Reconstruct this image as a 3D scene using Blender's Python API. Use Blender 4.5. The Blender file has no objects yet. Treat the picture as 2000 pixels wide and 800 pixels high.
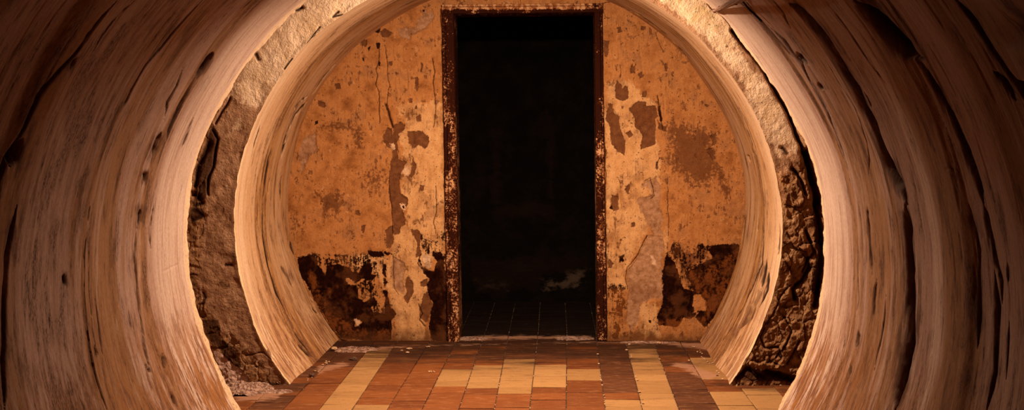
import bpy, math, random
import numpy as np

# ------------------------------------------------------------------ camera, world, lights, exposure
sc = bpy.context.scene
COL = sc.collection
F, VX, VY, H = 2800.0, 1080.0, 240.0, 1.40      # focal length in px, vanishing point, eye height (2000x800 frame)
cd = bpy.data.cameras.new('camera'); cam = bpy.data.objects.new('camera', cd); COL.objects.link(cam)
cd.sensor_width = 36; cd.lens = 36*F/2000
cd.shift_x = -(VX-1000)/2000; cd.shift_y = -(400-VY)/2000
cam.location = (0, 0, H); cam.rotation_euler = (math.radians(90), 0, 0)
sc.camera = cam
w = bpy.data.worlds.new('world'); sc.world = w; w.use_nodes = True
w.node_tree.nodes['Background'].inputs[0].default_value = (1, .45, .2, 1)
w.node_tree.nodes['Background'].inputs[1].default_value = 0.0
sc.view_settings.view_transform = 'Standard'; sc.view_settings.look = 'None'
sc.view_settings.exposure = 0.0; sc.view_settings.gamma = 1; sc.view_settings.use_curve_mapping = False
sc.cycles.use_denoising = True
sc.cycles.max_bounces = 8
LCOL = (1.0, .715, .49)
LPOS = (-.16, 7.06, 2.17)
def lamp(kind, name, loc, energy, col, rot=(0,0,0), **kw):
    l = bpy.data.lights.new(name, kind); l.energy = energy; l.color = col
    for k, v in kw.items(): setattr(l, k, v)
    o = bpy.data.objects.new(name, l); o.location = loc; o.rotation_euler = rot; COL.objects.link(o); return o
lamp('AREA', 'ceiling_lamp_light', LPOS, 128, LCOL, rot=(math.radians(16),0,0), shape='DISK', size=.10)
lamp('POINT', 'bulb_light', (LPOS[0], LPOS[1], LPOS[2]-.01), 22, LCOL, shadow_soft_size=.035)

# ------------------------------------------------------------------ numpy helpers
def smooth(x): return x*x*(3-2*x)
def sstep(a, b, x): return smooth(np.clip((x-a)/(b-a), 0, 1))
def _h(ix, iy, s):
    n = (ix.astype(np.int64)*374761393 + iy.astype(np.int64)*668265263 + s*982451653) & 0xffffffff
    n = ((n ^ (n >> 13))*1274126177) & 0xffffffff
    n = (n ^ (n >> 16)) & 0xffff
    return n/65535.0
def vn(x, y, s=0):
    ix = np.floor(x); iy = np.floor(y); fx = smooth(x-ix); fy = smooth(y-iy)
    a = _h(ix, iy, s); b = _h(ix+1, iy, s); c = _h(ix, iy+1, s); d = _h(ix+1, iy+1, s)
    return (a*(1-fx)+b*fx)*(1-fy)+(c*(1-fx)+d*fx)*fy
def fbm(x, y, s=0, o=4, g=.5):
    t = 0; a = 1; n = 0
    for i in range(o):
        t = t + a*vn(x*2**i+i*17.3, y*2**i+i*9.1, s+i); n += a; a *= g
    return t/n*2-1
def worley(x, y, s=0):
    ix = np.floor(x); iy = np.floor(y); f1 = np.full(x.shape, 9.); f2 = np.full(x.shape, 9.); idv = np.zeros(x.shape)
    for dx in (-1, 0, 1):
        for dy in (-1, 0, 1):
            cx = ix+dx; cy = iy+dy
            px = cx+_h(cx, cy, s); py = cy+_h(cx, cy, s+7)
            d = np.hypot(px-x, py-y); r = _h(cx, cy, s+13)
            new = d < f1
            f2 = np.where(new, f1, np.minimum(f2, d)); idv = np.where(new, r, idv); f1 = np.where(new, d, f1)
    return f1, f2, idv
def toPx(X, Y, Z): return VX+F*X/Y, VY-F*(Z-H)/Y
def toW(px, py, Y): return (px-VX)/F*Y, H-(py-VY)/F*Y
def segdist(px, py, pts, closed=False, lim=60):
    """distance in frame pixels from every point to a traced line"""
    pts = np.array(pts, float); d = np.full(px.shape, float(lim))
    m = (px > pts[:,0].min()-lim) & (px < pts[:,0].max()+lim) & (py > pts[:,1].min()-lim) & (py < pts[:,1].max()+lim)
    if not m.any(): return d
    x = px[m]; y = py[m]; best = np.full(x.shape, float(lim))
    n = len(pts)
    for i in range(n if closed else n-1):
        a = pts[i]; b = pts[(i+1) % n]; v = b-a; L = (v*v).sum()+1e-9
        t = np.clip(((x-a[0])*v[0]+(y-a[1])*v[1])/L, 0, 1)
        best = np.minimum(best, np.hypot(x-a[0]-t*v[0], y-a[1]-t*v[1]))
    d[m] = best; return d
def taper(px, py, pts, t=.28):
    a = np.array(pts[0]); b = np.array(pts[-1]); L = sum(math.dist(p, q) for p, q in zip(pts[:-1], pts[1:]))
    e = np.minimum(np.hypot(px-a[0], py-a[1]), np.hypot(px-b[0], py-b[1]))
    return np.clip(e/(t*min(L, 160)), .12, 1)**.8
def inside(px, py, pts):
    r = np.zeros(px.shape, bool); n = len(pts)
    for i in range(n):
        x1, y1 = pts[i]; x2, y2 = pts[(i+1) % n]
        if y1 == y2: continue
        r ^= ((y1 > py) != (y2 > py)) & (px < (x2-x1)*(py-y1)/(y2-y1)+x1)
    return r
def sdf(px, py, polys, lim=30):
    out = np.full(px.shape, -float(lim))
    for p in polys:
        d = segdist(px, py, p, True, lim); out = np.maximum(out, np.where(inside(px, py, p), d, -d))
    return out
def cut(a, b): return np.minimum(a, -b)
def tf(ox, oy, s): return lambda pts: [(ox+s*x, oy+s*y) for x, y in pts]
def T(f, *ls): return [f(p) for p in ls]

# ------------------------------------------------------------------ mesh helpers
def grid_mesh(name, P, mat, attrs=None, flip=False, parent=None, extra=None):
    nu, nv, _ = P.shape
    idx = np.arange(nu*nv).reshape(nu, nv)
    q = np.stack([idx[:-1,:-1], idx[1:,:-1], idx[1:,1:], idx[:-1,1:]], -1).reshape(-1, 4)
    if flip: q = q[:, ::-1]
    return raw_mesh(name, P.reshape(-1, 3), q, mat, {k: v.reshape(nu*nv, -1) for k, v in (attrs or {}).items()}, parent)
def raw_mesh(name, V, Q, mat, attrs=None, parent=None, shade=True):
    me = bpy.data.meshes.new(name); Q = np.asarray(Q)
    me.vertices.add(len(V)); me.vertices.foreach_set('co', np.asarray(V, np.float32).ravel())
    me.loops.add(Q.size); me.loops.foreach_set('vertex_index', Q.astype(np.int32).ravel())
    me.polygons.add(len(Q)); me.polygons.foreach_set('loop_start', np.arange(0, Q.size, Q.shape[1], dtype=np.int32))
    me.update(calc_edges=True); me.validate()
    me.polygons.foreach_set('use_smooth', np.full(len(Q), shade))
    for k, a in (attrs or {}).items():
        a = np.asarray(a, np.float32)
        if a.ndim == 1 or a.shape[1] == 1:
            at = me.attributes.new(k, 'FLOAT', 'POINT'); at.data.foreach_set('value', a.ravel())
        else:
            at = me.attributes.new(k, 'FLOAT_VECTOR', 'POINT'); at.data.foreach_set('vector', a.ravel())
    me.materials.append(mat); o = bpy.data.objects.new(name, me); COL.objects.link(o)
    if parent: o.parent = parent
    return o
def struct(o): o['kind'] = 'structure'; return o
def tag(o, label, cat, group=None):
    o['label'] = label; o['category'] = cat
    if group: o['group'] = group
    return o

# ------------------------------------------------------------------ material helpers
class N:
    def __init__(s, name):
        s.m = bpy.data.materials.new(name); s.m.use_nodes = True; s.t = s.m.node_tree; s.t.nodes.clear()
        s.out = s.t.nodes.new('ShaderNodeOutputMaterial'); s.b = s.t.nodes.new('ShaderNodeBsdfPrincipled')
        s.t.links.new(s.b.outputs[0], s.out.inputs[0])
    def put(s, sock, v):
        if v is None: return
        if isinstance(v, bpy.types.NodeSocket): s.t.links.new(v, sock)
        elif isinstance(v, (tuple, list)) and len(v) == 3 and len(sock.default_value) == 4: sock.default_value = (*v, 1)
        else: sock.default_value = v
    def attr(s, name, vec=False):
        n = s.t.nodes.new('ShaderNodeAttribute'); n.attribute_name = name
        return n.outputs['Vector'] if vec else n.outputs['Fac']
    def math(s, op, a, b=0.0, c=0.0, clamp=False):
        n = s.t.nodes.new('ShaderNodeMath'); n.operation = op; n.use_clamp = clamp
        for i, v in enumerate((a, b, c)): s.put(n.inputs[i], v)
        return n.outputs[0]
    def scale(s, vec, k, off=(0,0,0)):
        n = s.t.nodes.new('ShaderNodeMapping'); s.put(n.inputs['Vector'], vec); n.inputs['Scale'].default_value = k; n.inputs['Location'].default_value = off
        return n.outputs[0]
    def noise(s, vec, sc_=1.0, det=5, rough=.55, dist=0.0):
        n = s.t.nodes.new('ShaderNodeTexNoise'); s.put(n.inputs['Vector'], vec)
        n.inputs['Scale'].default_value = sc_; n.inputs['Detail'].default_value = det; n.inputs['Roughness'].default_value = rough; n.inputs['Distortion'].default_value = dist
        return n.outputs['Fac']
    def voro(s, vec, sc_=1.0, feat='F1'):
        n = s.t.nodes.new('ShaderNodeTexVoronoi'); n.feature = feat; s.put(n.inputs['Vector'], vec); n.inputs['Scale'].default_value = sc_
        return n.outputs['Distance']
    def st(s, v, a, b, lo=0.0, hi=1.0):
        n = s.t.nodes.new('ShaderNodeMapRange'); n.interpolation_type = 'SMOOTHSTEP'
        for i, k in enumerate((v, a, b, lo, hi)): s.put(n.inputs[i], k)
        return n.outputs[0]
    def mix(s, f, a, b, mode='MIX'):
        n = s.t.nodes.new('ShaderNodeMix'); n.data_type = 'RGBA'; n.blend_type = mode; n.clamp_factor = True
        s.put(n.inputs[0], f); s.put(n.inputs[6], a); s.put(n.inputs[7], b); return n.outputs[2]
    def ramp(s, v, stops):
        n = s.t.nodes.new('ShaderNodeValToRGB'); s.put(n.inputs[0], v); e = n.color_ramp.elements
        e[0].position, e[0].color = stops[0][0], (*stops[0][1], 1); e[1].position, e[1].color = stops[-1][0], (*stops[-1][1], 1)
        for p, c in stops[1:-1]: x = e.new(p); x.color = (*c, 1)
        return n.outputs[0]
    def sepx(s, vec, i):
        n = s.t.nodes.new('ShaderNodeSeparateXYZ'); s.put(n.inputs[0], vec); return n.outputs[i]
    def pos(s):
        return s.t.nodes.new('ShaderNodeNewGeometry').outputs['Position']
    def finish(s, col, rough=.85, bump=None, dist=.01, strength=1.0, spec=.3):
        col = s.mix(1.0, col, (.80, .755, .72), 'MULTIPLY'); s.put(s.b.inputs['Base Color'], col); s.put(s.b.inputs['Roughness'], rough); s.b.inputs['Specular IOR Level'].default_value = spec
        if bump is not None:
            n = s.t.nodes.new('ShaderNodeBump'); n.inputs['Strength'].default_value = strength; n.inputs['Distance'].default_value = dist
            s.put(n.inputs['Height'], bump); s.t.links.new(n.outputs[0], s.b.inputs['Normal'])
        return s.m

def mat_tube(name, inner=False):
    m = N(name); tc = m.attr('tc', True); ck = m.attr('crk'); rg = m.attr('rim')
    bd = m.noise(m.scale(tc, (.55, 4.5, 1), (9, 4, 0)), 1, 3, .5)           # broad bands
    och = m.attr('och'); spa = m.attr('spk')
    s1 = m.noise(m.scale(tc, (1.3, 12, 1)), 1, 4, .55)                         # soft streaks round the ring
    s2 = m.noise(m.scale(tc, (2.2, 40, 1), (3, 1, 0)), 1, 4, .58)             # narrow streaks
    bl = m.noise(m.scale(tc, (4, 11, 1), (2, 7, 0)), 1, 7, .68)               # blotches
    gr = m.noise(m.scale(tc, (55, 120, 1)), 1, 4, .75)                        # grain
    gf = m.noise(m.scale(tc, (210, 420, 1)), 1, 2, .7)
    pale, pink, ochre, brown = ((.80,.63,.54), (.57,.39,.325), (.42,.225,.110), (.18,.080,.042)) if not inner else ((.86,.64,.44), (.70,.45,.26), (.54,.28,.10), (.27,.11,.04))
    c = m.mix(m.st(m.math('ADD', m.math('ADD', m.math('MULTIPLY', bd, .4), m.math('MULTIPLY', s1, .6)), m.math('MULTIPLY', och, .22)), .50, .68), pink, ochre)
    c = m.mix(m.st(m.math('ADD', m.math('MULTIPLY', s1, .5), m.math('ADD', m.math('MULTIPLY', bl, .5), m.math('MULTIPLY', och, .06))), .54, .68, 0, .8), c, brown)
    c = m.mix(m.math('MULTIPLY', m.st(s2, .53, .66, 0, .6), m.st(bl, .62, .40)), c, ochre)
    c = m.mix(m.st(m.math('ADD', m.math('MULTIPLY', s2, .4), m.math('MULTIPLY', bl, .6)), .46, .34, 0, .5), c, pale)
    c = m.mix(m.math('MULTIPLY', rg, m.st(m.math('ADD', m.math('MULTIPLY', s2, .5), m.math('MULTIPLY', s1, .5)), .66, .46)), c, pale)
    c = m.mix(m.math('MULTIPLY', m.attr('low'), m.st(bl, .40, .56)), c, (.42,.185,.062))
    flk = m.noise(m.scale(tc, (6, 34, 1), (4, 4, 4)), 1, 5, .62)               # flaked skin, mostly near the floor
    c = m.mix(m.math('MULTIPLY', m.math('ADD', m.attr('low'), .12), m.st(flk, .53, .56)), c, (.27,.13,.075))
    c = m.mix(m.math('MULTIPLY', m.st(m.math('ADD', bl, m.math('MULTIPLY', spa, .12)), .52, .66, 0, .85), m.st(gr, .45, .56)), c, (.11,.045,.022))
    spot = m.math('MULTIPLY', m.st(m.noise(m.scale(tc, (26, 80, 1), (1, 1, 5)), 1, 4, .65), .665, .70), m.st(m.math('ADD', bl, m.math('MULTIPLY', spa, .12)), .46, .60))
    pit = m.math('MULTIPLY', m.st(m.noise(m.scale(tc, (7, 85, 1), (5, 2, 1)), 1, 5, .6), .655, .685), m.st(m.math('ADD', s1, m.math('MULTIPLY', spa, .08)), .48, .58))
    dk = m.math('MAXIMUM', spot, pit)
    c = m.mix(m.math('MULTIPLY', dk, .88), c, (.045,.017,.008))
    for sc3, off, e, lo in (((.9, 15, 1), (2, 2, 2), .0035, .47), ((1.6, 26, 1), (7, 3, 1), .004, .50)):
        ln = m.noise(m.scale(tc, sc3, off), 1, 4, .58); ln = m.st(m.math('ABSOLUTE', m.math('SUBTRACT', ln, .5)), e*2, e*.5)
        ln = m.math('MULTIPLY', ln, m.math('MULTIPLY', m.st(bl, lo, lo+.08), m.math('SUBTRACT', 1.0, m.math('MULTIPLY', rg, .7))))
        c = m.mix(m.math('MULTIPLY', ln, .8), c, (.05,.018,.009))
    c = m.mix(m.st(m.math('ADD', m.attr('dirt'), m.math('MULTIPLY', m.math('SUBTRACT', m.math('ADD', s2, bl), 1.0), 1.1)), .35, .8, 0, .85), c, (.12,.048,.021))
    c = m.mix(m.st(ck, .25, .8, 0, .95), c, (.022,.008,.004))
    c = m.mix(.55, c, m.ramp(gr, [(.30, (.45,.40,.36)), (.60, (1,1,1))]), 'MULTIPLY')
    c = m.mix(.35, c, m.ramp(gf, [(.30, (.45,.42,.40)), (.60, (1,1,1))]), 'MULTIPLY')
    c = m.mix(m.math('MULTIPLY', m.attr('lit_lip'), m.st(gr, .36, .5)), c, (.86,.66,.42))  # pale edge band stands in for light catching the rim
    h = m.math('ADD', m.math('MULTIPLY', s2, .08), m.math('MULTIPLY', gr, .26)); h = m.math('ADD', h, m.math('MULTIPLY', bl, .18))
    h = m.math('SUBTRACT', h, m.math('MULTIPLY', dk, .5))
    return m.finish(c, .85, h, .007, .7, .18)

def mat_rubble():
    m = N('rubble_stone'); p = m.pos(); pl = m.attr('plas'); ck = m.attr('crk'); dk = m.attr('dark')
    n1 = m.noise(p, 5, 6, .6); n2 = m.noise(p, 22, 6, .65); n3 = m.noise(p, 110, 4, .65); n4 = m.noise(m.scale(p, (1,1,1), (4,4,4)), 9, 5, .6)
    stone = m.ramp(n2, [(.30, (.10,.045,.022)), (.46, (.25,.125,.060)), (.58, (.36,.20,.10)), (.72, (.50,.32,.18))])
    stone = m.mix(m.st(n1, .54, .68, 0, .55), stone, (.36,.14,.05))
    brn = m.ramp(n4, [(.32, (.24,.125,.068)), (.5, (.38,.215,.125)), (.68, (.50,.31,.19))])
    brn = m.mix(m.st(n2, .56, .68, 0, .55), brn, (.15,.06,.028))
    crm = m.ramp(n4, [(.30, (.54,.36,.21)), (.5, (.74,.55,.38)), (.7, (.84,.66,.50))])
    crm = m.mix(m.st(n2, .60, .68, 0, .55), crm, (.42,.21,.08))
    crm = m.mix(m.math('MULTIPLY', m.math('MULTIPLY', m.attr('mould'), .6), m.st(n2, .36, .6)), crm, (.50,.36,.13))
    k = m.math('ADD', pl, m.math('ADD', m.math('MULTIPLY', m.math('SUBTRACT', n2, .5), 1.6), m.math('MULTIPLY', m.math('SUBTRACT', n1, .5), 1.4)))
    c = m.mix(m.st(k, .25, .5), stone, brn); c = m.mix(m.st(k, .95, 1.35), c, crm)
    pit = m.st(m.noise(m.scale(p, (1,1,1), (8,2,3)), 60, 3, .6), .66, .72)
    c = m.mix(m.math('MULTIPLY', pit, .7), c, (.09,.035,.015))
    d = m.math('ADD', dk, m.math('MULTIPLY', m.math('SUBTRACT', n2, .5), 1.0))
    c = m.mix(m.st(d, .4, .8, 0, .88), c, (.05,.018,.009))
    salt = m.math('ADD', m.attr('salt'), m.math('MULTIPLY', m.math('SUBTRACT', n2, .5), 2.0))
    c = m.mix(m.st(salt, .45, .8), c, (.62,.42,.34))
    c = m.mix(m.st(ck, .3, .85, 0, .93), c, (.025,.009,.004))
    h = m.math('ADD', m.math('MULTIPLY', n2, .6), m.math('MULTIPLY', n3, .32)); h = m.math('SUBTRACT', h, m.math('MULTIPLY', pit, .3))
    return m.finish(c, .95, h, .024, .9, .03)

def mat_plasterwall():
    m = N('painted_plaster'); p = m.pos()
    a = {k: m.attr(k) for k in ('brown', 'dado', 'pale', 'grey', 'soot', 'rust', 'mott', 'blk', 'white')}
    n1 = m.noise(p, 3.2, 5, .6); n2 = m.noise(m.scale(p, (1,1,.5)), 14, 6, .65); n3 = m.noise(p, 60, 5, .7); n4 = m.noise(m.scale(p, (1,1,1), (3,3,3)), 30, 4, .6)
    vst = m.noise(m.scale(p, (95, 1, 9)), 1, 5, .6); nf = m.noise(p, 190, 3, .6); n5 = m.noise(m.scale(p, (1,1,1), (9,1,4)), 8, 6, .62)
    base = m.ramp(n5, [(.28, (.28,.115,.038)), (.42, (.50,.235,.080)), (.55, (.66,.335,.125)), (.72, (.74,.42,.19))])
    base = m.mix(m.st(n2, .58, .72, 0, .6), base, (.26,.105,.035))
    pale = m.ramp(n2, [(.28, (.52,.28,.11)), (.5, (.80,.50,.23)), (.72, (.88,.60,.32))])
    nz = m.math('SUBTRACT', n3, .5); nz2 = m.math('SUBTRACT', n2, .5)
    def mask(key, k=10.0, k2=14.0, soft=.8, bias=0.0):
        v = m.math('ADD', a[key], m.math('MULTIPLY', nz, k)); v = m.math('ADD', v, m.math('MULTIPLY', nz2, k2))
        return m.st(m.math('ADD', v, bias), -soft, soft)
    c = m.mix(mask('pale', 16, 40, 4), base, pale)
    # speckled flaking
    sp = m.math('MULTIPLY', m.st(m.noise(m.scale(p, (1,1,.62), (1,5,2)), 34, 5, .6), .60, .62), m.st(n5, .44, .58))
    c = m.mix(m.math('MULTIPLY', sp, .8), c, (.20,.085,.035))
    c = m.mix(m.math('MULTIPLY', m.st(m.noise(m.scale(p, (1,1,.8), (7,5,2)), 80, 2, .5), .665, .69), .85), c, (.09,.035,.015))
    c = m.mix(m.math('MULTIPLY', m.st(vst, .56, .66, 0, .5), m.st(n5, .40, .56)), c, (.22,.09,.033))
    c = m.mix(m.math('MULTIPLY', m.st(n4, .58, .66, 0, .55), m.st(n2, .5, .6)), c, (.24,.10,.040))
    c = m.mix(m.math('MULTIPLY', m.st(n4, .40, .32, 0, .45), m.st(n2, .5, .4)), c, (.88,.60,.33))
    mg = mask('grey', 14, 30, 2); c = m.mix(mg, c, m.ramp(n4, [(.3, (.33,.18,.09)), (.5, (.50,.30,.17)), (.7, (.64,.43,.28))]))
    ms = m.math('MULTIPLY', m.st(m.math('ADD', m.math('ADD', a['soot'], m.math('MULTIPLY', nz2, 85.0)), m.math('MULTIPLY', nz, 95.0)), -6, 12), .8)
    c = m.mix(ms, c, (.15,.060,.026))
    mb = mask('brown', 9, 9, .7); c = m.mix(mb, c, m.ramp(n4, [(.3, (.15,.062,.026)), (.7, (.27,.125,.055))]))
    darkp = m.ramp(n4, [(.35, (.009,.0022,.0012)), (.62, (.026,.006,.0028)), (.78, (.12,.038,.014))])
    darkp = m.mix(m.math('MULTIPLY', mask('rust', 20, 40, 5), m.st(m.math('ADD', n3, n2), .85, 1.12)), darkp, (.21,.070,.018))
    md = mask('dado', 11, 12, .7)
    # scratched, half worn zones
    wear = m.st(m.math('ADD', m.math('ADD', m.math('MULTIPLY', vst, .22), m.math('MULTIPLY', n3, .38)), m.math('MULTIPLY', n2, .40)), .50, .54)
    mm = m.math('MULTIPLY', mask('mott', 10, 30, 3), wear)
    md = m.math('MAXIMUM', md, mm)
    c = m.mix(md, c, darkp)
    c = m.mix(mask('white', 14, 16, 1), c, (.88,.66,.44))
    mk = mask('blk', 3, 3, .5); c = m.mix(mk, c, (.035,.012,.006))
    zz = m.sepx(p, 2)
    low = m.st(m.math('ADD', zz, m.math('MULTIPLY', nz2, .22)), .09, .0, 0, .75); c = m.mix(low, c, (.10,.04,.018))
    c = m.mix(m.st(m.attr('crk'), .3, .9, 0, .93), c, (.04,.013,.006))
    c = m.mix(m.st(n5, .50, .64, 0, .65), c, m.mix(.65, c, (.20,.078,.028))); c = m.mix(.5, c, m.ramp(nf, [(.3, (.45,.42,.4)), (.62, (1,1,1))]), 'MULTIPLY')
    h = m.math('ADD', m.math('MULTIPLY', n2, .5), m.math('MULTIPLY', n3, .25)); h = m.math('ADD', h, m.math('MULTIPLY', nf, .08))
    pe = m.math('ADD', m.math('ADD', mb, md), m.math('ADD', m.math('MULTIPLY', mg, .8), sp)); h = m.math('SUBTRACT', h, m.math('MULTIPLY', pe, .35))
    c = m.mix(1.0, c, (.88,.80,.77), 'MULTIPLY'); return m.finish(c, .88, h, .012, .8, .03)

def mat_frame():
    m = N('rusty_painted_steel'); p = m.pos()
    n1 = m.noise(m.scale(p, (1,1,.35)), 9, 5, .6); n3 = m.noise(p, 85, 4, .68); n2 = m.noise(m.scale(p, (1,1,.6)), 38, 4, .6)
    v = m.math('ADD', m.math('ADD', m.math('MULTIPLY', n3, .9), m.math('MULTIPLY', n2, .5)), m.math('MULTIPLY', n1, .9))
    z = m.sepx(p, 2); x = m.sepx(p, 0)
    hi = m.st(z, .9, 2.0, 0, .09); v = m.math('SUBTRACT', v, hi); v = m.math('SUBTRACT', v, .10)
    top = m.st(z, 2.118, 2.138, 0, .30); v = m.math('ADD', v, top)
    c = m.ramp(v, [(0, (.010,.003,.002)), (.9, (.02,.006,.003)), (1, (.02,.006,.003))])
    c = m.mix(m.st(v, 1.04, 1.10), (.030,.007,.003), (.13,.038,.014)); c = m.mix(m.st(v, 1.11, 1.16), c, m.mix(m.st(n2, .45, .6), (.30,.115,.042), (.62,.36,.19)))
    return m.finish(c, .85, v, .006, .8, .04)

def mat_tiles():
    m = N('floor_tiles'); p = m.pos(); k = m.attr('kind_v'); r = m.attr('rnd'); salt = m.attr('salt'); gr = m.attr('floor_dark')
    n1 = m.noise(m.scale(p, (3.0, 9, 1)), 1, 6, .65); n2 = m.noise(m.scale(p, (12, 26, 1), (2,2,0)), 1, 6, .65); n3 = m.noise(p, 120, 4, .6)
    red = m.mix(r, (.225,.074,.020), (.145,.044,.013)); yel = m.mix(r, (.41,.235,.095), (.31,.17,.064)); brn = m.mix(r, (.115,.042,.018), (.075,.027,.012))
    c = m.mix(m.st(k, .3, .7), red, yel); c = m.mix(m.st(k, 1.3, 1.7), c, brn)
    c = m.mix(m.st(n2, .5, .7, 0, .5), c, m.mix(.5, c, (.50,.26,.12))); c = m.mix(m.st(n2, .46, .3, 0, .6), c, m.mix(.55, c, (.03,.012,.006)))
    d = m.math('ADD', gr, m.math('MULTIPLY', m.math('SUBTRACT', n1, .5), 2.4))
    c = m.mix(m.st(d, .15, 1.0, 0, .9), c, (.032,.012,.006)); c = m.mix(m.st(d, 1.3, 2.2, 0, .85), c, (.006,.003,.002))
    s = m.math('ADD', salt, m.math('MULTIPLY', m.math('SUBTRACT', n2, .5), 2.2)); s = m.math('ADD', s, m.math('MULTIPLY', m.math('SUBTRACT', n1, .5), 1.2))
    c = m.mix(m.st(s, .25, .9, 0, .8), c, (.40,.22,.14))
    c = m.mix(m.st(m.noise(m.scale(p, (25, 120, 1), (5,5,0)), 1, 4, .6), .70, .735, 0, .7), c, (.62,.38,.22))
    c = m.mix(m.st(n3, .60, .70, 0, .6), c, (.04,.016,.008)); c = m.mix(m.math('MULTIPLY', m.st(n3, .36, .28, 0, .5), m.st(n1, .45, .6)), c, (.5,.3,.16))
    h = m.math('ADD', m.math('MULTIPLY', n2, .5), m.math('MULTIPLY', n3, .2))
    return m.finish(c, m.st(n1, .3, .7, .60, .85), h, .006, .8, .12)
def mat_grout():
    m = N('dirty_grout'); p = m.pos(); n = m.noise(p, 26, 4, .7)
    c = m.mix(m.st(n, .56, .64), (.045,.018,.009), (.60,.42,.27)); return m.finish(c, .95)
def mat_dark(name, a=(.003,.0015,.001), b=(.010,.005,.003)):  # darkness of the unlit room put into a near-black wall colour
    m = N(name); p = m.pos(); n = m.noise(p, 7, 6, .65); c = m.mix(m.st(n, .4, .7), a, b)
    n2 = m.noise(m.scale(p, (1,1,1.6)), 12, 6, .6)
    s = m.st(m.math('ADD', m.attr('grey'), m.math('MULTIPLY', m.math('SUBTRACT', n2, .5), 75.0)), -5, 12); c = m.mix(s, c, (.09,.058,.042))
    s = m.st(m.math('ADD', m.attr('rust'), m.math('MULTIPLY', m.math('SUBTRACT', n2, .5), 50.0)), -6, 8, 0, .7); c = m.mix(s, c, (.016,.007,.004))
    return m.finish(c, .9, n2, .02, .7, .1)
def mat_plain(name, c1, c2, sc_=40, rough=.8, bd=.004, spec=.3):
    m = N(name); p = m.pos(); n = m.noise(p, sc_, 5, .65); return m.finish(m.mix(m.st(n, .38, .62), c1, c2), rough, n, bd, .8, spec)

M_OUT = mat_tube('streaked_board_concrete'); M_IN = mat_tube('streaked_inner_concrete', True)
M_RUB = mat_rubble(); M_WALL = mat_plasterwall(); M_FRAME = mat_frame(); M_TILE = mat_tiles(); M_GROUT = mat_grout(); M_DARK = mat_dark('shade_dark_plaster')

# ------------------------------------------------------------------ the tunnel outlines
AX, AZ = -.240, .820                       # axis of both tubes
YB, YI, YO = 9.224, 7.66, 6.94             # back wall, mouth of the inner tube, mouth of the outer tube
pts_back = [(745,55),(700,85),(650,140),(615,190),(590,240),(575,300),(562,390),(565,450),(580,500),(600,560),(630,615),(665,667),
            (1225,20),(1275,55),(1325,95),(1365,150),(1400,200),(1430,260),(1450,325),(1456,390),(1450,425),(1445,485),(1430,535),(1410,585),(1385,635),(1368,662)]
pts_in = [(710,2),(650,40),(600,80),(550,145),(515,200),(490,250),(470,310),(457,390),(455,450),(462,510),(480,590),(515,680),(570,757),
          (1300,20),(1360,65),(1400,110),(1450,175),(1485,240),(1510,310),(1525,380),(1530,415),(1530,480),(1520,540),(1500,610),(1470,680),(1433,742)]
pts_out = [(600,2),(550,45),(500,100),(465,155),(425,220),(395,285),(375,350),(368,425),(367,500),(380,580),(400,650),(425,710),(450,765),(467,797),
           (1390,15),(1430,55),(1475,115),(1525,190),(1565,260),(1590,320),(1602,380),(1607,450),(1607,525),(1600,600),(1585,660),(1560,720),(1535,770),(1520,798)]
TH0 = math.radians(125.5)
def outline(pts, Y):
    X, Z = zip(*[toW(x, y, Y) for x, y in pts]); X = np.array(X)-AX; Z = np.array(Z)-AZ
    th = np.arctan2(X, Z); r = np.hypot(X, Z); o = np.argsort(th); th = th[o]; r = r[o]
    g = np.linspace(-math.pi, math.pi, 721); v = np.interp(g, th, r)
    k = np.exp(-np.linspace(-2, 2, 41)**2); k /= k.sum()
    v = np.convolve(np.pad(v, 20, mode='edge'), k, 'valid')
    return lambda t: np.interp(t, g, v)
R_back, R_in, R_out = outline(pts_back, YB), outline(pts_in, YI), outline(pts_out, YO)
def arc(n): return np.linspace(-TH0, TH0, n)

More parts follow.
